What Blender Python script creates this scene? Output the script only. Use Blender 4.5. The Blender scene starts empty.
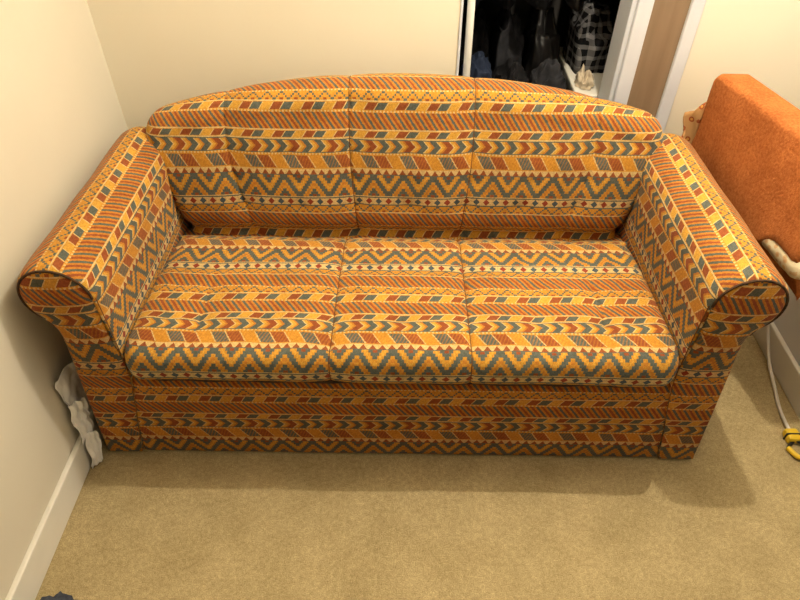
import bpy, bmesh, math, random
from mathutils import Vector, Matrix, noise
random.seed(7)
PI = math.pi
scene = bpy.context.scene
COL = scene.collection
scene.view_settings.view_transform = 'Standard'
scene.view_settings.look = 'None'

# ------------------------------------------------------------------ helpers
def lin(r, g, b):
    def f(c):
        c /= 255.0
        return c / 12.92 if c <= .04045 else ((c + .055) / 1.055) ** 2.4
    return (f(r), f(g), f(b), 1.0)

def link(o, parent=None):
    COL.objects.link(o)
    if parent is not None:
        o.parent = parent
    return o

def tag(o, label=None, cat=None, group=None, kind=None):
    if label: o['label'] = label
    if cat: o['category'] = cat
    if group: o['group'] = group
    if kind: o['kind'] = kind
    return o

def empty(name, loc=(0, 0, 0)):
    o = bpy.data.objects.new(name, None)
    o.empty_display_size = .1
    link(o)
    o.location = loc
    return o

def mesh(name, verts, faces, mat, parent=None, smooth=True, uvs=None):
    off = Vector((0, 0, 0))
    if parent is not None:
        p = parent
        while p is not None:
            off += p.location
            p = p.parent
    me = bpy.data.meshes.new(name)
    me.from_pydata([tuple(Vector(v) - off) for v in verts], [], faces)
    if uvs is not None:
        l = me.uv_layers.new(name='UVMap')
        for lp in me.loops:
            l.data[lp.index].uv = uvs[lp.vertex_index]
    bm = bmesh.new(); bm.from_mesh(me)
    bmesh.ops.recalc_face_normals(bm, faces=bm.faces)
    bm.to_mesh(me); bm.free()
    for p in me.polygons: p.use_smooth = smooth
    me.materials.append(mat)
    o = bpy.data.objects.new(name, me)
    return link(o, parent)

def grid_faces(nr, nc, close_c=False):
    f = []
    for i in range(nr - 1):
        for j in range(nc - 1 + (1 if close_c else 0)):
            j2 = (j + 1) % nc
            f.append((i * nc + j, i * nc + j2, (i + 1) * nc + j2, (i + 1) * nc + j))
    return f

def boxes(name, bl, mat, parent=None, bevel=0.0):
    """one mesh made of several axis aligned boxes (x0,x1,y0,y1,z0,z1)"""
    off = Vector((0, 0, 0))
    p = parent
    while p is not None:
        off += p.location; p = p.parent
    bm = bmesh.new()
    for (x0, x1, y0, y1, z0, z1) in bl:
        vs = [bm.verts.new(Vector(c) - off) for c in
              [(x0, y0, z0), (x1, y0, z0), (x1, y1, z0), (x0, y1, z0), (x0, y0, z1), (x1, y0, z1), (x1, y1, z1), (x0, y1, z1)]]
        for q in [(0, 3, 2, 1), (4, 5, 6, 7), (0, 1, 5, 4), (1, 2, 6, 5), (2, 3, 7, 6), (3, 0, 4, 7)]:
            bm.faces.new([vs[i] for i in q])
    if bevel > 0:
        bmesh.ops.bevel(bm, geom=list(bm.edges), offset=bevel, segments=2, affect='EDGES', profile=.5)
    me = bpy.data.meshes.new(name); bm.to_mesh(me); bm.free()
    me.materials.append(mat)
    return link(bpy.data.objects.new(name, me), parent)

def smooth_path(pts, n=8, closed=False):
    pts = [Vector(p) for p in pts]
    out = []
    N = len(pts)
    for i in range(N if closed else N - 1):
        if closed:
            p0, p1, p2, p3 = pts[(i - 1) % N], pts[i], pts[(i + 1) % N], pts[(i + 2) % N]
        else:
            p0, p1, p2, p3 = pts[max(i - 1, 0)], pts[i], pts[i + 1], pts[min(i + 2, N - 1)]
        for k in range(n):
            t = k / n
            out.append(.5 * ((2 * p1) + (p2 - p0) * t + (2 * p0 - 5 * p1 + 4 * p2 - p3) * t * t + (3 * p1 - p0 - 3 * p2 + p3) * t ** 3))
    if not closed: out.append(pts[-1])
    return out

def tube_data(path, r, n=8, closed=False):
    V = []; F = []
    N = len(path)
    up = Vector((.123, .345, .93)).normalized()
    prev = None
    for i, p in enumerate(path):
        a = path[(i - 1) % N] if (closed or i > 0) else path[i]
        b = path[(i + 1) % N] if (closed or i < N - 1) else path[i]
        t = (b - a).normalized()
        if prev is None:
            s = t.cross(up).normalized()
        else:
            s = (prev - t * prev.dot(t)).normalized()
        prev = s
        w = t.cross(s)
        rr = r(i / max(1, N - 1)) if callable(r) else r
        for k in range(n):
            an = 2 * PI * k / n
            V.append(p + (s * math.cos(an) + w * math.sin(an)) * rr)
    for i in range(N - 1 + (1 if closed else 0)):
        i2 = (i + 1) % N
        for k in range(n):
            k2 = (k + 1) % n
            F.append((i * n + k, i * n + k2, i2 * n + k2, i2 * n + k))
    if not closed:
        F.append(tuple(range(n))[::-1]); F.append(tuple((N - 1) * n + k for k in range(n)))
    return V, F

def tube(name, path, r, mat, parent=None, n=8, closed=False):
    V, F = tube_data(path, r, n, closed)
    return mesh(name, V, F, mat, parent)

# ------------------------------------------------------------------ materials
class NT:
    def __init__(s, name, rough=.8, spec=.2):
        s.mat = bpy.data.materials.new(name); s.mat.use_nodes = True
        s.t = s.mat.node_tree
        s.b = s.t.nodes['Principled BSDF']
        s.b.inputs['Roughness'].default_value = rough
        s.b.inputs['Specular IOR Level'].default_value = spec
    def set(s, inp, v):
        if isinstance(v, bpy.types.NodeSocket): s.t.links.new(v, inp)
        else: inp.default_value = v
    def m(s, op, a, b=None, c=None):
        n = s.t.nodes.new('ShaderNodeMath'); n.operation = op
        s.set(n.inputs[0], a)
        if b is not None: s.set(n.inputs[1], b)
        if c is not None: s.set(n.inputs[2], c)
        return n.outputs[0]
    def mix(s, f, a, b, mode='MIX'):
        n = s.t.nodes.new('ShaderNodeMix'); n.data_type = 'RGBA'; n.blend_type = mode
        s.set(n.inputs[0], f); s.set(n.inputs[6], a); s.set(n.inputs[7], b)
        return n.outputs[2]
    def noise(s, vec, scale, detail=3, rough=.5):
        n = s.t.nodes.new('ShaderNodeTexNoise')
        n.inputs['Scale'].default_value = scale; n.inputs['Detail'].default_value = detail
        n.inputs['Roughness'].default_value = rough
        s.t.links.new(vec, n.inputs['Vector'])
        return n.outputs['Fac']
    def obj(s):
        return s.t.nodes.new('ShaderNodeTexCoord').outputs['Object']
    def ramp(s, f, a, b, lo=.3, hi=.7):
        n = s.t.nodes.new('ShaderNodeMapRange')
        s.set(n.inputs[0], f); n.inputs[1].default_value = lo; n.inputs[2].default_value = hi
        return s.mix(n.outputs[0], a, b)
    def bump(s, h, strength=.3, dist=.002):
        n = s.t.nodes.new('ShaderNodeBump')
        n.inputs['Strength'].default_value = strength; n.inputs['Distance'].default_value = dist
        s.t.links.new(h, n.inputs['Height']); s.t.links.new(n.outputs[0], s.b.inputs['Normal'])
    def color(s, c): s.set(s.b.inputs['Base Color'], c)

def simple(name, c1, c2, scale=20, rough=.7, spec=.2, bump=0, bscale=None, dist=.002):
    n = NT(name, rough, spec)
    o = n.obj()
    n.color(n.ramp(n.noise(o, scale), c1, c2))
    if bump: n.bump(n.noise(o, bscale or scale * 4), bump, dist)
    return n.mat

GOLD = lin(216, 154, 56); ORANGE = lin(204, 134, 52); RUST = lin(158, 86, 48); SLATE = lin(100, 106, 98)
CREAM = lin(226, 196, 134); BLUE = lin(82, 96, 106); RED = lin(158, 70, 50); YEL = lin(224, 170, 68)

def kilim_material(name, tint):
    n = NT(name, .92, .1); m = n.m; mix = n.mix
    uvn = n.t.nodes.new('ShaderNodeUVMap'); uvn.uv_map = 'UVMap'
    sep = n.t.nodes.new('ShaderNodeSeparateXYZ'); n.t.links.new(uvn.outputs[0], sep.inputs[0])
    wob = n.noise(uvn.outputs[0], 160, 1)
    u = m('MULTIPLY', m('ADD', sep.outputs[0], m('MULTIPLY', m('SUBTRACT', wob, .5), .0030)), 1.22)
    v = m('ADD', sep.outputs[1], m('MULTIPLY', m('SUBTRACT', wob, .5), .0020))
    fr = lambda a: m('FRACT', a)
    ab = lambda a: m('ABSOLUTE', a)
    gt = lambda a, b: m('GREATER_THAN', a, b)
    lt = lambda a, b: m('LESS_THAN', a, b)
    div = lambda a, b: m('DIVIDE', a, b)
    def pick3(x, a, b, c):
        i = m('FLOORED_MODULO', m('FLOOR', x), 3.0)
        return mix(gt(i, 1.5), mix(gt(i, .5), a, b), c)
    def pick2(x, a, b):
        return mix(gt(m('FLOORED_MODULO', m('FLOOR', x), 2.0), .5), a, b)
    order = [('hatch', .050), ('line', .004), ('zigs', .024), ('diam', .030), ('line', .003), ('zig', .068), ('tri', .020), ('para', .042),
             ('line2', .005), ('arrow', .039), ('line', .004), ('parab', .020), ('line', .004),
             ('hatch', .046), ('line2', .005), ('parab', .024), ('line', .004), ('zigs', .026), ('line2', .005)]
    P = sum(h for _, h in order)
    vm = m('FLOORED_MODULO', v, P)
    def band(kind, w, h):
        if kind == 'hatch':
            x = div(m('ADD', u, m('MULTIPLY', vm, .85)), .0180)
            return mix(lt(fr(x), .54), ORANGE, pick2(x, RUST, SLATE))
        if kind == 'line':
            return mix(0.0, CREAM, CREAM)
        if kind == 'line2':
            return mix(gt(fr(div(u, .012)), .5), CREAM, GOLD)
        if kind in ('zig', 'zigs'):
            per = .108 if kind == 'zig' else .050
            q = 8.0 if kind == 'zig' else 4.0
            t = ab(m('SUBTRACT', m('MULTIPLY', fr(div(u, per)), 2.0), 1.0))
            t = div(m('FLOOR', m('MULTIPLY', t, q)), q)
            wq = div(m('FLOOR', m('MULTIPLY', w, q)), q)
            s = m('SUBTRACT', t, wq)
            c = mix(lt(ab(m('ADD', s, .02)), .16 if kind == 'zig' else .20), GOLD, SLATE)
            if kind == 'zig':
                c = mix(m('MULTIPLY', gt(s, .30), lt(s, .42)), c, ORANGE)
                c = mix(m('MULTIPLY', gt(s, .52), lt(s, .80)), c, SLATE)
                c = mix(gt(s, .80), c, RUST)
                c = mix(m('MULTIPLY', lt(s, -.54), gt(s, -.82)), c, SLATE)
                c = mix(lt(s, -.82), c, RUST)
                c = mix(m('MULTIPLY', lt(s, -.30), gt(s, -.44)), c, YEL)
            else:
                c = mix(gt(s, .5), c, RUST)
            return c
        if kind == 'diam':
            x = div(u, .036)
            d = m('ADD', ab(m('SUBTRACT', fr(x), .5)), m('MULTIPLY', ab(m('SUBTRACT', w, .5)), .9))
            c = mix(lt(d, .34), CREAM, pick2(x, RED, BLUE))
            c = mix(gt(ab(m('SUBTRACT', w, .5)), .37), c, SLATE)
            return c
        if kind == 'tri':
            x = div(u, .029)
            t = m('MULTIPLY', ab(m('SUBTRACT', fr(x), .5)), 2.0)
            c = mix(lt(t, m('SUBTRACT', .95, w)), CREAM, RUST)
            return mix(lt(w, .14), c, SLATE)
        if kind in ('para', 'parab'):
            cell = .046 if kind == 'para' else .036
            sl = .030 if kind == 'para' else -.018
            x = div(m('ADD', u, m('MULTIPLY', w, sl)), cell)
            c = pick3(x, RUST, GOLD, SLATE) if kind == 'para' else pick3(x, SLATE, YEL, RUST)
            c = mix(lt(fr(x), .10), c, CREAM)
            if kind == 'para':
                x2 = fr(div(m('SUBTRACT', u, m('MULTIPLY', w, .02)), .011))
                c = mix(m('MULTIPLY', lt(x2, .4), .40), c, ORANGE)
            return mix(gt(ab(m('SUBTRACT', w, .5)), .43), c, GOLD)
        if kind == 'arrow':
            x = div(m('ADD', u, m('MULTIPLY', ab(m('SUBTRACT', w, .5)), .042)), .045)
            f = fr(x)
            c = mix(lt(f, .50), YEL, pick3(x, SLATE, RUST, SLATE))
            c = mix(m('MULTIPLY', gt(f, .50), lt(f, .60)), c, CREAM)
            c = mix(gt(f, .84), c, ORANGE)
            return mix(gt(ab(m('SUBTRACT', w, .5)), .43), c, SLATE)
    col = None; e = 0.0
    for kind, h in order:
        w = div(m('SUBTRACT', vm, e), h)
        c = band(kind, w, h)
        col = c if col is None else mix(gt(vm, e), col, c)
        e += h
    # woven, slightly worn surface
    mp = n.t.nodes.new('ShaderNodeMapping'); mp.inputs['Scale'].default_value = (1, 1.8, 1)
    n.t.links.new(uvn.outputs[0], mp.inputs[0])
    fine = n.noise(mp.outputs[0], 460, 2, .6)
    mid = n.noise(uvn.outputs[0], 130, 2, .7)
    big = n.noise(uvn.outputs[0], 9, 3)
    col = n.mix(.66, col, n.ramp(fine, lin(125, 115, 100), lin(255, 255, 255), .3, .6), 'MULTIPLY')
    col = n.mix(.38, col, n.ramp(mid, lin(160, 150, 135), lin(255, 255, 255), .35, .6), 'MULTIPLY')
    col = n.mix(.3, col, n.ramp(big, lin(190, 185, 180), lin(255, 255, 255), .35, .6), 'MULTIPLY')
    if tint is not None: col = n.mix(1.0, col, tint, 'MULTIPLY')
    n.color(col)
    n.bump(fine, .3, .0012)
    n.b.inputs['Sheen Weight'].default_value = .06
    return n.mat

M_KIL = kilim_material('kilim_fabric', None)
M_KILD = kilim_material('kilim_fabric_shaded', lin(243, 226, 210))  # same fabric tinted darker: shade on the sofa front put into its colour
M_PIPE = simple('piping_cord', lin(54, 46, 38), lin(90, 64, 44), 90, .9, .1, .3, 300)
M_SEAM = simple('seam_thread', lin(92, 58, 32), lin(120, 76, 42), 90, .9, .1)
M_LINE = simple('dark_lining', lin(40, 30, 24), lin(55, 42, 32), 30, .95, .05)

def wall_mat(name, a, b):
    n = NT(name, .75, .2); o = n.obj()
    n.color(n.ramp(n.noise(o, 1.7, 4), a, b))
    n.bump(n.noise(o, 140, 3), .08, .001)
    return n.mat
M_WALL = wall_mat('cream_paint_dimmed', lin(211, 203, 184), lin(217, 210, 192))  # left wall: colour lowered to offset the strong lamp light on it
M_WALLB = wall_mat('cream_paint_brightened', lin(241, 233, 211), lin(246, 238, 217))  # back wall: colour raised to make up for grazing lamp light
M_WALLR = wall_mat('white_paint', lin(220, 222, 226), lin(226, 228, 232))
M_CEIL = wall_mat('ceiling_paint', lin(240, 236, 226), lin(245, 240, 232))
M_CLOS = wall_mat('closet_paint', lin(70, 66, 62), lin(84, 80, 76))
M_WHITE = simple('gloss_white_paint', lin(222, 218, 206), lin(232, 228, 216), 6, .35, .4)
M_TRIMB = simple('door_trim_paint', lin(214, 218, 226), lin(226, 230, 236), 6, .35, .4)

def carpet_mat():
    n = NT('beige_carpet', .97, .05); o = n.obj()
    a = n.noise(o, 330, 4, .8); b = n.noise(o, 90, 4, .7); c = n.noise(o, 5.5, 5, .7)
    col = n.ramp(a, lin(148, 128, 88), lin(230, 210, 163), .3, .7)
    col = n.mix(.44, col, n.ramp(b, lin(170, 164, 148), lin(255, 255, 255), .35, .65), 'MULTIPLY')
    col = n.mix(.52, col, n.ramp(c, lin(204, 200, 188), lin(255, 255, 255), .35, .65), 'MULTIPLY')
    n.color(col)
    n.bump(n.m('ADD', a, n.m('MULTIPLY', b, .6)), .6, .005)
    return n.mat
M_CARPET = carpet_mat()

def wood_mat():
    n = NT('brown_door_wood', .5, .3); o = n.obj()
    mp = n.t.nodes.new('ShaderNodeMapping'); mp.inputs['Scale'].default_value = (14, 14, 1.4)
    n.t.links.new(o, mp.inputs[0])
    n.color(n.ramp(n.noise(mp.outputs[0], 2.0, 3), lin(132, 110, 86), lin(148, 125, 100)))
    return n.mat
M_WOOD = wood_mat()

def plush_mat():
    n = NT('orange_plush', .97, .03); o = n.obj()
    a = n.noise(o, 130, 3, .7); b = n.noise(o, 14, 3)
    col = n.ramp(a, lin(160, 92, 48), lin(198, 122, 68), .3, .7)
    col = n.mix(.45, col, n.ramp(b, lin(200, 186, 174), lin(255, 255, 255)), 'MULTIPLY')
    n.color(col); n.bump(a, .7, .005)
    return n.mat
M_PLUSH = plush_mat()

def floral_mat(name, base, c1, c2, scale):
    n = NT(name, .9, .1); o = n.obj()
    v = n.t.nodes.new('ShaderNodeTexVoronoi'); v.inputs['Scale'].default_value = scale
    n.t.links.new(o, v.inputs['Vector'])
    f = n.m('LESS_THAN', v.outputs['Distance'], .36)
    col = n.mix(f, base, c1)
    col = n.mix(n.m('LESS_THAN', v.outputs['Distance'], .18), col, c2)
    n.color(col)
    n.bump(n.noise(o, 90), .4, .003)
    return n.mat
M_FLORAL = floral_mat('floral_cotton', lin(190, 146, 96), lin(152, 80, 46), lin(204, 148, 72), 40)
M_PALEFL = floral_mat('pale_patterned_cotton', lin(226, 210, 174), lin(216, 180, 132), lin(208, 158, 108), 48)
M_PLASTIC = simple('white_plastic_film', lin(244, 243, 240), lin(252, 251, 249), 30, .4, .4, .3, 50)
M_PAPER = simple('white_paper', lin(242, 240, 236), lin(250, 248, 244), 14, .7, .2)
M_CABLE = simple('white_cable', lin(222, 216, 204), lin(236, 230, 220), 20, .45, .4)
M_YEL = simple('yellow_plastic', lin(216, 178, 30), lin(232, 196, 48), 20, .45, .4)
M_BLK = simple('black_plastic', lin(18, 18, 18), lin(30, 30, 30), 20, .45, .4)
M_SOCK = simple('blue_grey_knit', lin(58, 62, 72), lin(84, 88, 98), 60, .95, .05, .6, 260)
def cloth(name, a, b, rough=.9): return simple(name, a, b, 24, rough, .1, .4, 120, .004)
M_BLACKC = cloth('black_cloth', lin(16, 16, 17), lin(32, 31, 33))
M_CHAR = cloth('charcoal_cloth', lin(30, 30, 33), lin(52, 52, 55))
M_NAVY = cloth('navy_cloth', lin(24, 31, 46), lin(44, 52, 70))
M_LEATH = simple('black_leather', lin(20, 19, 19), lin(36, 33, 32), 30, .5, .35, .4, 90)
M_BROWNC = cloth('dark_brown_cloth', lin(36, 29, 25), lin(56, 46, 40))
M_BEIGE = cloth('beige_cloth', lin(176, 160, 136), lin(208, 194, 170))
M_STEEL = simple('steel', lin(150, 150, 150), lin(180, 180, 180), 20, .3, .5)
M_WICK = simple('dark_woven_plastic', lin(20, 18, 18), lin(34, 32, 32), 40, .6, .3, .5, 60)
def plaid_mat():
    n = NT('plaid_cloth', .9, .1); o = n.obj()
    sep = n.t.nodes.new('ShaderNodeSeparateXYZ'); n.t.links.new(o, sep.inputs[0])
    k = lambda s_, p: n.m('LESS_THAN', n.m('FRACT', n.m('DIVIDE', s_, p)), .38)
    h = n.m('ADD', sep.outputs[0], sep.outputs[1])
    f = n.m('MULTIPLY', n.m('ADD', k(h, .040), k(sep.outputs[2], .036)), .5)
    n.color(n.mix(f, lin(18, 18, 20), lin(120, 118, 118)))
    return n.mat
M_PLAID = plaid_mat()

# ------------------------------------------------------------------ room
XL, XR, YB, YF, ZC = -.922, 1.27, .867, -3.0, 2.4
OX0, OX1 = .160, .660                     # closet opening
def struct(o): o['kind'] = 'structure'; return o
struct(boxes('floor', [(XL - .1, XR + .1, YF, 1.85, -.05, 0)], M_CARPET))
struct(boxes('ceiling', [(XL - .1, XR + .1, YF, 1.85, ZC, ZC + .08)], M_CEIL))
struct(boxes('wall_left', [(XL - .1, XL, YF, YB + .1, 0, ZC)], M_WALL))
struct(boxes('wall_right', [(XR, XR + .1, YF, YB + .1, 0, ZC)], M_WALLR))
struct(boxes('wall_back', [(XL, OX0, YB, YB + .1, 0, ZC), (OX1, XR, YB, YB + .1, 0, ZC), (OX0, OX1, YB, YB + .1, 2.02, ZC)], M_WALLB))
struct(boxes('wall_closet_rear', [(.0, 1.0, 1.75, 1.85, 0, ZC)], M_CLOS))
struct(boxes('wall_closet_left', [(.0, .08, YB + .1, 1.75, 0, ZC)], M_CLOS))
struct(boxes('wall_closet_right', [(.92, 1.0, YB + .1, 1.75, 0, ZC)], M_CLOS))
BH = .105
struct(boxes('baseboard_left', [(XL, XL + .016, YF, YB - .016, 0, BH)], M_WHITE, None, .004))
struct(boxes('baseboard_right', [(XR - .016, XR, YF, YB - .016, 0, BH)], M_WHITE, None, .004))
struct(boxes('baseboard_back', [(XL + .016, OX0 - .02, YB - .016, YB, 0, BH)], M_WHITE, None, .004))
struct(boxes('trim_1', [(OX0 - .002, OX0 + .006, YB - .004, YB + .11, 0, 2.02)], M_TRIMB, None, .002))
struct(boxes('trim_2', [(OX1 - .012, OX1 + .002, YB - .004, YB + .11, 0, 2.02), (OX1 + .002, OX1 + .046, YB - .018, YB, 0, 2.06)], M_TRIMB, None, .003))
struct(boxes('door_1', [(.707, .812, YB - .010, YB, 0.005, 2.02)], M_WOOD, None, .002))
struct(boxes('trim_3', [(.812, .850, YB - .022, YB, 0, 2.06)], M_TRIMB, None, .004))

# ------------------------------------------------------------------ sofa
sofa = empty('sofa', (0, .4, 0))
tag(sofa, 'three-seat sofa in orange, gold and slate zigzag kilim fabric with rolled arms and arched back', 'sofa')

def gro(d, w, depth): return -depth * math.exp(-(d / w) ** 2)
SEAMS = [(-.178, 1.0), (.175, 1.0), (-.53, .9), (.53, .9)]
BSEAMS = [(-.157, 1.0), (.2, 1.0), (-.515, .9), (.555, .9)]
def xs_for(hw, seams, n=150):
    xs = set(round(-hw + 2 * hw * i / n, 4) for i in range(n + 1))
    for s, k in seams:
        for d in range(-6, 7): xs.add(round(s + d * .003, 4))
    for d in range(1, 14):
        xs.add(round(hw - d * .004, 4)); xs.add(round(-hw + d * .004, 4))
    return sorted(xs)

# base front panel -------------------------------------------------
PANEL_V = .105
def front_panel():
    V = []; U = []; nr = 26; nc = 61
    prof = []
    for i in range(nr):
        t = i / (nr - 1)
        z = .012 + (.352 - .012) * t
        y = .006 - .005 * math.sin(PI * t) ** .6
        if t > .92: y += .014 * ((t - .92) / .08) ** 2
        prof.append((y, z))
    prof += [(.03, .355), (.05, .355)]
    for (y, z) in prof:
        hw = .765 - (.765 - .702) * min(1, z / .38) - .001
        for j in range(nc):
            x = -hw + 2 * hw * j / (nc - 1)
            e = min(1, (hw - abs(x)) / .02)
            yy = y + (1 - e) ** 2 * .003 + .0015 * noise.noise(Vector((x * 9, z * 9, 3)))
            V.append((x, yy, z)); U.append((x + 3, z + PANEL_V))
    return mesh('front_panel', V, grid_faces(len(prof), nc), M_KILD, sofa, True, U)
front_panel()
boxes('base_frame', [(-.70, .70, .045, .80, .02, .362), (-.70, .70, .70, .815, .362, .60), (-.80, .80, .70, .80, .03, .52)], M_LINE, sofa, .01)
for sx in (-1, 1):
    for yy in (.08, .66):
        boxes('foot', [(sx * .80 - .025, sx * .80 + .025, yy - .025, yy + .025, 0, .03)], M_BLK, sofa, .004)

# seat cushion -------------------------------------------------
SEAT_V = .008
def seat_cushion():
    hw = .699
    prof = []
    ZB, ZT, YFN = .370, .470, -.030
    for t in range(5): prof.append((.58 - (.58 - .03) * t / 4, ZB))
    r1, r2 = .026, .036
    for t in range(1, 8):
        a = -PI / 2 - (PI / 2) * t / 7
        prof.append((YFN + r1 + r1 * math.cos(a), ZB + r1 + r1 * math.sin(a)))
    for t in range(1, 5):
        prof.append((YFN - .003 * math.sin(PI * t / 5), ZB + r1 + (ZT - r2 - ZB - r1) * t / 4))
    for t in range(1, 13):
        a = PI - (PI / 2) * t / 12
        prof.append((YFN + r2 + r2 * math.cos(a), ZT - r2 + r2 * math.sin(a)))
    y0, z0 = prof[-1]
    for t in range(1, 71):
        q = t / 70
        y = y0 + (.60 - y0) * q
        z = z0 + (.416 - z0) * q + .012 * math.sin(PI * q)
        bq = max(0, min(1, (y - .46) / .09)); z -= .030 * bq * bq
        prof.append((y, z))
    s = [0.0]
    for i in range(1, len(prof)):
        s.append(s[-1] + math.hypot(prof[i][0] - prof[i - 1][0], prof[i][1] - prof[i - 1][1]))
    s0 = s[4]
    xs = xs_for(hw, SEAMS)
    V = []; U = []
    lines = {sx: [] for sx, k in SEAMS if k == 1}
    for i, (y, z) in enumerate(prof):
        a = prof[max(0, i - 1)]; b = prof[min(len(prof) - 1, i + 1)]
        ty, tz = b[0] - a[0], b[1] - a[1]; L = math.hypot(ty, tz) or 1
        ny, nz = -tz / L, ty / L
        if i <= 4: ny, nz = 0, -1
        for x in xs:
            d = 0
            if i > 4:
                edge = .6 if y < .02 else 1.0
                for sx, k in SEAMS:
                    fade = 1 if k == 1 else max(0, (.6 + .4 * math.cos((y - .14) * 13)))
                    d += (gro(x - sx, .005, .005) + gro(x - sx, .034, .005)) * k * fade * edge
                if y > .05:
                    for yy in (.12, .26, .40):
                        for xx in (-.61, -.53, -.355, -.178, 0.0, .175, .355, .53, .61):
                            dd = math.hypot((x - xx) / 1.7, y - yy)
                            if dd < .1: d += gro(dd, .016, .006)
                    d += gro(y - .19, .018, .0025) + gro(y - .33, .018, .0025)
                d += .002 * math.sin(x * 46 + 1) * math.exp(-((y - .03) / .04) ** 2)
                d += .004 * noise.noise(Vector((x * 6, y * 6, 1.7)))
            e = max(0, (abs(x) - (hw - .050)) / .050)
            ec = 1 - math.sqrt(max(0, 1 - e * e))
            drop = .026 * ec if i > 4 else 0
            back = .050 * ec * max(0, 1 - max(0, y) / .10)
            p = (x, y + ny * d + back, z + nz * d - (drop if z > .42 else 0))
            V.append(p)
            if i > 4 and i < len(prof) - 4:
                for sx in lines:
                    if abs(x - sx) < .0006: lines[sx].append(Vector((x, p[1] + ny * .0002, p[2] + nz * .0002)))
            U.append((x + 3.03, SEAT_V + (s[i] - s0)))
    nc = len(xs)
    F = grid_faces(len(prof), nc)
    F.append(tuple(i * nc for i in range(len(prof)))); F.append(tuple(i * nc + nc - 1 for i in range(len(prof))))
    o = mesh('seat_cushion', V, F, M_KIL, sofa, True, U)
    for sx, pth in lines.items():
        tube('seam', pth, .0014, M_SEAM, o, 6)
    return o
seat = seat_cushion()
pp = [Vector((x, -.014 + (.002 * math.sin(x * 42)) + .03 * max(0, (abs(x) - .60) / .08) ** 2, .371)) for x in [(-.66 + 1.32 * i / 90) for i in range(91)]]
tube('piping', pp, .0048, M_PIPE, seat, 7)

# back cushion -------------------------------------------------
BACK_V = -.090
def back_cushion():
    HW = .760
    xs = xs_for(HW, BSEAMS)
    nf = 60; nt = 20
    lines = {sx: [] for sx, k in BSEAMS if k == 1}
    cols = []
    for x in xs:
        sn = x / HW
        top = .756 + .109 * (1 - abs(sn) ** 2.1)
        ed = max(0, (abs(sn) - .92) / .08)
        rnd = 1 - math.sqrt(max(0, 1 - ed * ed))
        top -= .045 * rnd
        R = .064
        prof = []
        zf = top - R
        for i in range(nf):
            t = i / (nf - 1)
            z = .36 + (zf - .36) * t
            q = (z - .36) / .45
            y = .532 + .108 * q
            y -= .034 * math.sin(PI * min(1, max(0, (z - .39) / (top - .35))))
            y += .030 * math.exp(-((z - .41) / .030) ** 2)
            d = 0
            for sx, k in BSEAMS:
                d += (gro(x - sx, .005, .004) + gro(x - sx, .045, .006)) * k
            for zz in (.52, .60, .68):
                for xx in (-.515, -.336, -.157, .02, .2, .378, .555):
                    dd = math.hypot((x - xx) / 1.7, z - zz)
                    if dd < .1: d += gro(dd, .018, .0045)
            d += .005 * noise.noise(Vector((x * 5, z * 5, 9.1)))
            prof.append((y - d + .050 * rnd, z))
        y0, z0 = prof[-1]
        for i in range(1, nt + 1):
            a = PI - PI * i / nt * .97
            d = 0
            for sx, k in BSEAMS:
                d += (gro(x - sx, .005, .004) + gro(x - sx, .045, .005)) * k
            rr = 1 + d / R
            RY = .074 - .035 * rnd
            prof.append((y0 + RY + RY * math.cos(a) * rr, z0 + R * math.sin(a) * rr))
        y1, z1 = prof[-1]
        for i in range(1, 9):
            t = i / 8
            prof.append((y1 + (.83 - y1) * t, z1 + (.10 - z1) * t))
        cols.append(prof)
    nrow = len(cols[0]); nc = len(xs)
    V = []
    for i in range(nrow):
        for j, x in enumerate(xs):
            y, z = cols[j][i]
            zz = min(1, max(0, (z - .40) / .30)); zz = zz * zz * (3 - 2 * zz)
            hw = .688 + (HW - .688) * zz
            V.append((x * hw / HW, y, z))
            if 6 < i < nf + nt - 2:
                for sx in lines:
                    if abs(x - sx) < .0006:
                        p = Vector(V[-1])
                        if i < nf: p.y -= .0002
                        else: p.z += .0002
                        lines[sx].append(p)
    acc = [0.0] * nc; U = [None] * (nrow * nc)
    for i in range(nrow):
        for j, x in enumerate(xs):
            if i > 0:
                dz = V[i * nc + j][2] - V[(i - 1) * nc + j][2]
                dy = V[i * nc + j][1] - V[(i - 1) * nc + j][1]
                acc[j] += (dz * 1.04 if i < nf else math.hypot(dy, dz))
            U[i * nc + j] = (V[i * nc + j][0] + 3.01, acc[j] + BACK_V)
    F = grid_faces(nrow, nc)
    F.append(tuple(i * nc for i in range(nrow))); F.append(tuple(i * nc + nc - 1 for i in range(nrow)))
    o = mesh('back_cushion', V, F, M_KIL, sofa, True, U)
    for sx, pth in lines.items():
        tube('seam', pth, .0014, M_SEAM, o, 6)
    return o
back_cushion()

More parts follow.
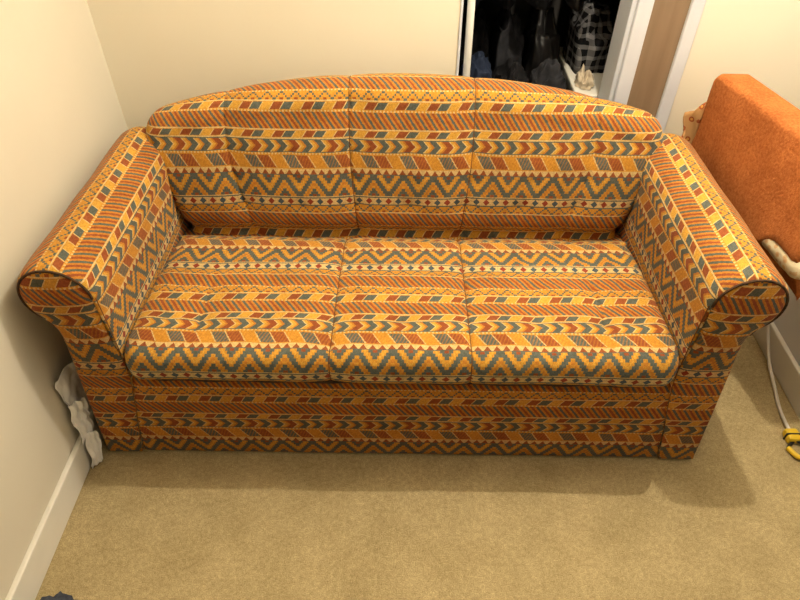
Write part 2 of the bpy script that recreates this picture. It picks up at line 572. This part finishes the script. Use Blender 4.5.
# arms -------------------------------------------------
CX, CZ, CR = .789, .640, .090
ARM_V = -.372; FACE_V = .105
def arm_profile():
    p = [(.765, .014), (.748, .11), (.731, .20), (.714, .29), (.703, .36), (.700, .42), (.6985, .48), (.698, .54), (.6985, .59)]
    for k in range(0, 31):
        a = PI - (PI + .95) * k / 30
        p.append((CX + CR * math.cos(a), CZ + CR * math.sin(a)))
    p += [(.829, .542), (.823, .512), (.824, .48), (.832, .40), (.843, .28), (.855, .15), (.866, .014)]
    return p
def arm(sx):
    pr = arm_profile(); n = len(pr)
    s = [0.0]
    for i in range(1, n): s.append(s[-1] + math.hypot(pr[i][0] - pr[i - 1][0], pr[i][1] - pr[i - 1][1]))
    V = []; U = []
    ys = [0, .003, .007, .012, .019, .028, .04] + [.06 + .57 * k / 24 for k in range(25)] + [.66, .685, .70, .71, .715]
    for k, y in enumerate(ys):
        fe = max(0, (.028 - y) / .028); fb = max(0, (y - .63) / .085)
        pin = .010 * (1 - math.sqrt(max(0, 1 - fe * fe)))
        zdrop = .030 * (1 - math.sqrt(max(0, 1 - fb * fb))) * 1.6 + .018 * max(0, min(1, y / .63))
        for i, (x, z) in enumerate(pr):
            f = .0045 * noise.noise(Vector((x * 7 * sx, y * 6, z * 7 + 4)))
            dx = x - CX; dz = z - CZ
            L = math.hypot(dx, dz) or 1
            top = max(0, min(1, (z - .4) / .3))
            pk = pin if z > .45 else 0
            V.append((sx * (x + dx / L * (f - pk)), y, z + (dz / L * (f - pk) if z > .3 else 0) - zdrop * top))
            U.append((y + (0 if sx > 0 else .5), s[i] + ARM_V))
    ny = len(ys)
    F = grid_faces(ny, n)
    F.append(tuple((ny - 1) * n + i for i in range(n)))
    F += [(k * n, (k + 1) * n, (k + 1) * n + n - 1, k * n + n - 1) for k in range(ny - 1)]
    a = mesh('arm', V, F, M_KIL, sofa, True, U)
    # front face : rows across the outline
    CRf = CR - .009
    def xin(z):
        if z > CZ: return CX - math.sqrt(max(0, CRf * CRf - (z - CZ) ** 2))
        for i in range(8):
            if pr[i][1] <= z <= pr[i + 1][1]:
                q = (z - pr[i][1]) / (pr[i + 1][1] - pr[i][1]); x = pr[i][0] + q * (pr[i + 1][0] - pr[i][0])
                return x + .009 * max(0, min(1, (z - .42) / .1))
        return CX - CRf
    outer = pr[9 + 15:]
    def xout(z):
        if z >= CZ: return CX + math.sqrt(max(0, CRf * CRf - (z - CZ) ** 2))
        for i in range(len(outer) - 1):
            z1, z0 = outer[i][1], outer[i + 1][1]
            if z0 <= z <= z1 and z1 - z0 > 1e-6:
                q = (z - z0) / (z1 - z0); x = outer[i + 1][0] + q * (outer[i][0] - outer[i + 1][0])
                return x - .009 * max(0, min(1, (z - .50) / .08))
        return .866
    V = []; U = []; nz, nx = 70, 17
    ztop = CZ + CRf
    for i in range(nz):
        q = i / (nz - 1)
        z = .014 + (ztop - .0004 - .014) * (1 - (1 - q) ** 1.35)
        a0, a1 = xin(z) + .0005, xout(z) - .0005
        if a1 < a0: a0 = a1 = (a0 + a1) / 2
        for j in range(nx):
            t = j / (nx - 1); x = a0 + (a1 - a0) * t
            b = math.sqrt(max(0, 1 - (2 * t - 1) ** 2))
            zt = math.sqrt(max(0, min(1, (ztop - z) / .07)))
            bul = (.003 + .013 * max(0, min(1, (z - .30) / .25))) * b * zt * min(1, (z - .014) / .03 + .2)
            V.append((sx * x, .0 - bul, z)); U.append((sx * x + 4.02, z + FACE_V))
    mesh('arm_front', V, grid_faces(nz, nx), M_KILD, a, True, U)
    curl = []
    for (x, z) in pr[9:9 + 31 + 1]:
        dx, dz = CX - x, CZ - z; L = math.hypot(dx, dz) or 1
        k = .008 if z > .54 else .005
        curl.append(Vector((sx * (x + dx / L * k), -.001, z + dz / L * k)))
    tube('piping', curl, .0032, M_PIPE, a, 7)
    seam = [Vector((sx * (x + .001), .0015, z)) for x, z in pr[0:10]]
    tube('seam', smooth_path(seam, 4), .0014, M_SEAM, a, 6)
    return a
arm(-1); arm(1)

# ------------------------------------------------------------------ folded orange mattress on the right
matt = empty('folded_mattress', (1.0, .6, 0))
tag(matt, 'folded foam mattress under a rust orange plush cover, leaning up beside the right sofa arm', 'mattress')
def mx(lx, y, z=.85):
    tl = .22 * max(0, min(1, 1 - (y - .2) / .50))
    return .912 + lx + (.75 - y) * .235 - max(0, .85 - z) * tl
def shell(name, lx0, lx1, y0, y1, zb0, zb1, zt, rad, mat, wob=0.0, parent=matt, zbf=None, tilt=True):
    V = []; ny = 44; n = 0
    for k in range(ny):
        t = k / (ny - 1); y = y0 + (y1 - y0) * t
        zb = zbf(y) if zbf else zb0
        pr = [(lx0, zb + (zt - rad - zb) * i / 14) for i in range(15)]
        for i in range(1, 9):
            a = PI - PI / 2 * i / 8; pr.append((lx0 + rad + rad * math.cos(a), zt - rad + rad * math.sin(a)))
        for i in range(0, 9):
            a = PI / 2 - PI / 2 * i / 8; pr.append((lx1 - rad + rad * math.cos(a), zt - rad + rad * math.sin(a)))
        pr += [(lx1, zt - rad + (zb1 - zt + rad) * i / 14) for i in range(1, 15)]
        n = len(pr)
        e = max(0, abs(t - .5) * 2 - .95) / .05
        ins = .008 * (1 - math.sqrt(max(0, 1 - e * e)))
        for i, (lx, z) in enumerate(pr):
            w = wob * noise.noise(Vector((lx * 9, y * 7, z * 7)))
            c = (lx0 + lx1) / 2
            hem = 0
            if i == 0 or i == n - 1: hem = wob * 1.2 * noise.noise(Vector((y * 9, 3, i)))
            V.append((mx(lx + (c - lx) * ins * 14 + (w if lx < c else -w), y, z if tilt else .85), y, z - (ins * 1.6 if z > zt - .1 else 0) + w * .6 + hem))
    F = grid_faces(ny, n)
    F.append(tuple(range(n))); F.append(tuple((ny - 1) * n + i for i in range(n)))
    F += [(k * n, (k + 1) * n, (k + 1) * n + n - 1, k * n + n - 1) for k in range(ny - 1)]
    return mesh(name, V, F, mat, parent)
shell('mattress_core', .010, .080, .44, .775, 0.0, 0.0, .80, .03, M_FLORAL, .003, tilt=False)
def hemz(y):
    q = min(1, max(0, (y - .28) / .14)); q = q * q * (3 - 2 * q)
    return .615 - .145 * q
shell('plush_cover', 0.0, .100, .195, .768, .600, .48, .854, .018, M_PLUSH, .006, zbf=hemz)
path = [Vector((mx(.038, y, .59), y, .588)) for y in [.172 + .18 * i / 28 for i in range(29)]]
V, F = tube_data(path, lambda q: .034 * math.sqrt(max(.03, 1 - max(0, (.22 - q) / .22) ** 2)), 28)
V = [v + Vector((.003 * noise.noise(v * 35), .002 * noise.noise(v * 30 + Vector((3, 0, 0))), .003 * noise.noise(v * 35 + Vector((0, 7, 0))))) for v in V]
mesh('rolled_edge', V, F, M_PALEFL, matt)
V = []
for i in range(14):
    for j in range(10):
        z = .52 + .24 * i / 13; q = j / 9
        V.append((.876 + .040 * q + .005 * math.sin(i * .9 + j), .790 - .02 * q + .008 * math.sin(i * .6 + j * .7), z - .05 * (1 - q) * (i / 13)))
o = mesh('lining_flap', V, grid_faces(14, 10), M_FLORAL, matt)
md = o.modifiers.new('thick', 'SOLIDIFY'); md.thickness = .006

# ------------------------------------------------------------------ cable and plug
pts = [(1.20, .56, .30), (1.232, .47, .13), (1.240, .38, .03), (1.225, .27, .006), (1.207, .19, .006), (1.199, .125, .012), (1.197, .108, .016)]
cab = tube('power_cable', smooth_path(pts, 10), .0055, M_CABLE, None, 8)
tag(cab, 'white power cable trailing over the carpet along the right baseboard', 'cable')
PY = .024
plug = empty('plug_connector', (1.195, .06 + PY, 0))
tag(plug, 'small yellow and black plug lying on the carpet at the end of the white cable', 'plug')
b = boxes('plug_body', [(1.175, 1.215, .040 + PY, .082 + PY, 0.0, .030)], M_YEL, plug, .008)
boxes('grip_band', [(1.172, 1.218, .056 + PY, .062 + PY, 0.0, .032)], M_BLK, plug, .003)
loop = smooth_path([(1.195, .045 + PY, .012), (1.17, .02 + PY, .008), (1.185, -.01 + PY, .008), (1.22, .0 + PY, .008), (1.222, .028 + PY, .012), (1.20, .045 + PY, .016)], 8)
tube('cord_loop', loop, .005, M_BLK, plug, 8)
tube('tie', smooth_path([(1.168, .022 + PY, .010), (1.186, -.012 + PY, .012), (1.218, -.004 + PY, .012)], 6), .008, M_YEL, plug, 8)

# ------------------------------------------------------------------ bags and paper wedged by the left arm
def sheet(name, pts4, mat, seed, amp=.012, nu=18, nv=24, parent=None, jag=0.0, fold=0.0):
    a, b_, c, d = [Vector(p) for p in pts4]
    V = []
    for i in range(nv):
        for j in range(nu):
            u = j / (nu - 1); v = i / (nv - 1)
            p = (a * (1 - u) + b_ * u) * (1 - v) + (d * (1 - u) + c * u) * v
            q = p * 22 + Vector((seed, seed * 2, 0))
            rim = (1 - min(1, min(u, 1 - u, v, 1 - v) * 5))
            dx = abs(noise.noise(q)) * amp * 2.4 - amp * .8 + fold * abs(((u * 2.5 + v * .6) % 1) - .5)
            p = p + Vector((dx, (1.1 * amp + jag * rim) * noise.noise(q + Vector((9, 0, 0))) - fold * abs(((u * 2.5 + v * .6) % 1) - .5), (.8 * amp + jag * rim) * noise.noise(q + Vector((0, 9, 0)))))
            V.append(p)
    o = mesh(name, V, grid_faces(nv, nu), mat, parent, True)
    md = o.modifiers.new('thick', 'SOLIDIFY'); md.thickness = .001
    return o
bag = empty('plastic_bag', (-.89, .05, .11))
tag(bag, 'crumpled white plastic bag wedged between the left sofa arm and the wall', 'bag')
sheet('bag_body', [(-.903, -.022, .122), (-.897, .12, .125), (-.890, .14, .33), (-.907, .005, .34)], M_PLASTIC, 1.3, .008, 30, 44, parent=bag, jag=.014, fold=.016)
sheet('bag_fold', [(-.893, -.036, .118), (-.878, .02, .118), (-.875, .03, .24), (-.896, -.018, .25)], M_PLASTIC, 4.1, .007, 26, 36, parent=bag, jag=.012, fold=.014)
pap = sheet('paper_sheet', [(-.900, -.050, .008), (-.874, -.020, .008), (-.869, .005, .12), (-.890, -.022, .125)], M_PAPER, 2.2, .005, 20, 28, jag=.006, fold=.008)
tag(pap, 'crumpled white paper standing on the carpet against the left arm of the sofa', 'paper')

V = []; nu, nv = 28, 18
for i in range(nv):
    a = PI * (i / (nv - 1)) * .5
    for j in range(nu):
        t = 2 * PI * j / nu
        d = Vector((math.cos(t) * math.sin(a), math.sin(t) * math.sin(a), math.cos(a)))
        r = 1 + .35 * noise.noise(d * 2.3) + .12 * noise.noise(d * 6)
        V.append((-.845 + .055 * d.x * r, -.480 + .07 * d.y * r, max(.002, .042 * d.z * r)))
sk = mesh('sock', V, grid_faces(nv, nu, True), M_SOCK)
tag(sk, 'crumpled dark blue-grey sock on the carpet by the left baseboard', 'sock')

# ------------------------------------------------------------------ closet contents
RY = 1.30
rail = tube('hanging_rail', [Vector((.08, RY, 1.86)), Vector((.5, RY, 1.86)), Vector((.92, RY, 1.86))], .012, M_STEEL, None, 12)
tag(rail, 'steel clothes rail across the dark closet', 'rail')
def coat(x, hem, mat, label, w=.25, th=.034, seed=0, cuff=.80):
    r = empty('coat', (x, RY, hem))
    tag(r, label, 'coat', 'clothes hanging in the closet')
    W = lambda a, b_, z: (x + b_, RY - a, z)
    V = []; nz, nt = 40, 48
    for i in range(nz):
        q = i / (nz - 1); z = hem + (1.76 - hem) * q
        sh = 1 if q < .85 else max(.12, math.sqrt(max(0, 1 - ((q - .85) / .15) ** 2)))
        ww = w * (.84 + .12 * (1 - q)) * sh
        tt = th * (1.2 - .3 * q) * (sh ** .5)
        for j in range(nt):
            t = 2 * PI * j / nt
            f = 1 + (.16 * math.sin(t * 7 + seed) + .10 * math.sin(t * 11 + seed * 2 + q * 3)) * (1 - q * .7)
            k = .008 * noise.noise(Vector((math.cos(t) * 2, z * 6, seed + math.sin(t) * 2)))
            V.append(W(ww * math.cos(t) * (1 + k * 4), max(-.05, min(.05, tt * math.sin(t) * f + k)), z + .015 * noise.noise(Vector((t, seed, 0))) * (1 - q)))
    F = grid_faces(nz, nt, True); F.append(tuple(range(nt))); F.append(tuple((nz - 1) * nt + j for j in range(nt)))
    mesh('coat_body', V, F, mat, r)
    for sd in (-1, 1):
        path = smooth_path([W(sd * w * .70, 0, 1.68), W(sd * w * .93, .003, 1.50), W(sd * w * 1.0, -.003, 1.28), W(sd * w * .99, .004, 1.14), W(sd * w * .95, 0, cuff)], 10)
        pv, pf = tube_data(path, lambda q: (.046 - .008 * q) * (1 + .08 * math.sin(q * 34 + seed)), 14)
        mesh('sleeve', pv, pf, mat, r)
    hk = smooth_path([W(0, 0, 1.75), W(0, 0, 1.80), W(.016, 0, 1.845), W(.012, 0, 1.882), W(-.008, 0, 1.880)], 8)
    tube('hanger_hook', hk, .0025, M_STEEL, r, 6)
    return r
coat(.215, .92, M_NAVY, 'navy coat hanging nearest the left jamb of the closet', seed=1, cuff=.96)
coat(.325, .92, M_BLACKC, 'matte black coat hanging between the navy and charcoal coats', seed=2, cuff=.98)
coat(.435, .92, M_CHAR, 'charcoal grey coat hanging in the middle of the closet opening', seed=3, cuff=.98)
coat(.545, .92, M_LEATH, 'black leather jacket hanging in the closet beside the dark brown coat', seed=4, cuff=.98)
coat(.665, .95, M_BROWNC, 'dark brown coat hanging over the white chest in the closet', w=.23, seed=6, cuff=.99)

hamper = empty('laundry_hamper', (.37, 1.22, 0))
tag(hamper, 'dark woven laundry hamper full of dark clothes inside the closet', 'hamper')
boxes('hamper_body', [(.185, .555, 1.00, 1.46, 0, .55)], M_WICK, hamper, .02)
boxes('hamper_rim', [(.178, .562, .993, 1.467, .53, .56)], M_WICK, hamper, .012)
def garment(x, y, z, rx, ry, h, mat, label, seed, parent=None):
    V = []; nu, nv = 80, 44
    for i in range(nv):
        a = PI * (i / (nv - 1)) * .5
        for j in range(nu):
            t = 2 * PI * j / nu
            d = Vector((math.cos(t) * math.sin(a), math.sin(t) * math.sin(a), math.cos(a)))
            o_ = Vector((seed * 3.1, seed, 0))
            rid = 1 - abs(noise.noise(d * 1.7 + o_)) * 2
            rid2 = noise.noise(d * 4.0 + o_)
            r = .86 + .16 * rid + .07 * rid2
            k = max(abs(d.x), abs(d.y), 1e-4) / max(math.hypot(d.x, d.y), 1e-4)
            sq = 1 / max(.8, k) if math.sin(a) > .05 else 1
            px = max(-rx, min(rx, rx * d.x * r * sq)); py = max(-ry, min(ry, ry * d.y * r * sq))
            V.append((x + px, y + py, z + max(0, h * (d.z ** .55 if d.z > 0 else 0) * r)))
    F = grid_faces(nv, nu, True); F.append(tuple((nv - 1) * nu + j for j in range(nu)))
    g = mesh('garment', V, F, mat)
    tag(g, label, 'garment', 'clothes heaped in the closet')
    return g
zt = .562
garment(.245, 1.09, zt, .060, .088, .20, M_NAVY, 'crumpled navy garment at the front left of the closet heap', 1)
garment(.370, 1.08, zt, .060, .080, .18, M_BLACKC, 'crumpled black garment at the front middle of the closet heap', 2)
garment(.495, 1.08, zt, .060, .080, .19, M_CHAR, 'crumpled charcoal garment at the front of the heap beside the white chest', 3)
garment(.245, 1.30, zt, .060, .115, .29, M_BLACKC, 'tall black garment bunched behind the navy one', 4)
garment(.370, 1.30, zt, .060, .125, .28, M_CHAR, 'grey garment bunched behind the black one in the closet', 5)
garment(.495, 1.30, zt, .060, .125, .30, M_LEATH, 'black leather garment bunched at the back of the heap beside the plaid shirt', 6)

chest = empty('storage_chest', (.76, 1.2, 0))
tag(chest, 'white storage chest just inside the right side of the closet', 'chest')
boxes('chest_body', [(.590, .90, 1.00, 1.40, 0, .64)], M_WHITE, chest, .006)
boxes('chest_lid', [(.580, .905, .99, 1.41, .64, .67)], M_WHITE, chest, .006)
boxes('drawer', [(.605, .89, .988, 1.002, .34, .62)], M_WHITE, chest, .004)
boxes('drawer', [(.605, .89, .988, 1.002, .05, .32)], M_WHITE, chest, .004)
garment(.655, 1.275, .671, .066, .120, .23, M_PLAID, 'black and white plaid shirt bunched on the white chest behind the beige cloth', 8)
garment(.800, 1.245, .671, .066, .140, .24, M_BROWNC, 'dark brown jumper at the right end of the white chest', 9)
V = []; nu, nv = 70, 40
for i in range(nv):
    a = PI * (i / (nv - 1)) * .5
    for j in range(nu):
        t = 2 * PI * j / nu
        d = Vector((math.cos(t) * math.sin(a), math.sin(t) * math.sin(a), math.cos(a)))
        w_ = noise.noise(d * 2.4 + Vector((5, 0, 0)))
        r = .9 + .25 * w_
        zz = .024 + .024 * abs(noise.noise(Vector((d.x * 2.2, d.y * 2.2, 3.3)))) * 2 + .006 * noise.noise(d * 7)
        V.append((.622 + .036 * d.x * r, 1.075 + .055 * d.y * r, .672 + zz * (1 - math.sin(a) ** 6)))
F = grid_faces(nv, nu, True)
cl = mesh('crumpled_cloth', V, F, M_BEIGE)
tag(cl, 'crumpled beige cloth lying on the white chest in the closet', 'cloth')
pole = tube('pole', [Vector((.202, .945, .006)), Vector((.198, .945, .8)), Vector((.192, .945, 1.5))], .012, M_WHITE, None, 12)
tag(pole, 'white pole standing inside the closet at the left jamb', 'pole')

# ------------------------------------------------------------------ light
pl = bpy.data.lights.new('ceiling_bulb', 'POINT'); pl.energy = 77; pl.color = (1, .89, .71); pl.shadow_soft_size = .014
po = bpy.data.objects.new('ceiling_bulb', pl); link(po); po.location = (.56, .30, 2.22)
w = bpy.data.worlds.new('World'); scene.world = w; w.use_nodes = True
w.node_tree.nodes['Background'].inputs[0].default_value = (1, .93, .82, 1)
w.node_tree.nodes['Background'].inputs[1].default_value = .08

# ------------------------------------------------------------------ camera
th, ya, ro, f = .7617, .0071, .0079, 631.0
fw = Vector((-math.sin(ya) * math.cos(th), math.cos(ya) * math.cos(th), -math.sin(th)))
r = Vector((math.cos(ya), math.sin(ya), 0)); up = r.cross(fw)
r2 = r * math.cos(ro) + up * math.sin(ro); u2 = up * math.cos(ro) - r * math.sin(ro)
cam = bpy.data.cameras.new('Camera'); cam.sensor_width = 36; cam.lens = f / 800 * 36; cam.clip_start = .02
co = bpy.data.objects.new('Camera', cam); link(co)
mw = Matrix((( r2.x, u2.x, -fw.x, .0037), (r2.y, u2.y, -fw.y, -1.0375), (r2.z, u2.z, -fw.z, 1.6379), (0, 0, 0, 1)))
co.matrix_world = mw
scene.camera = co
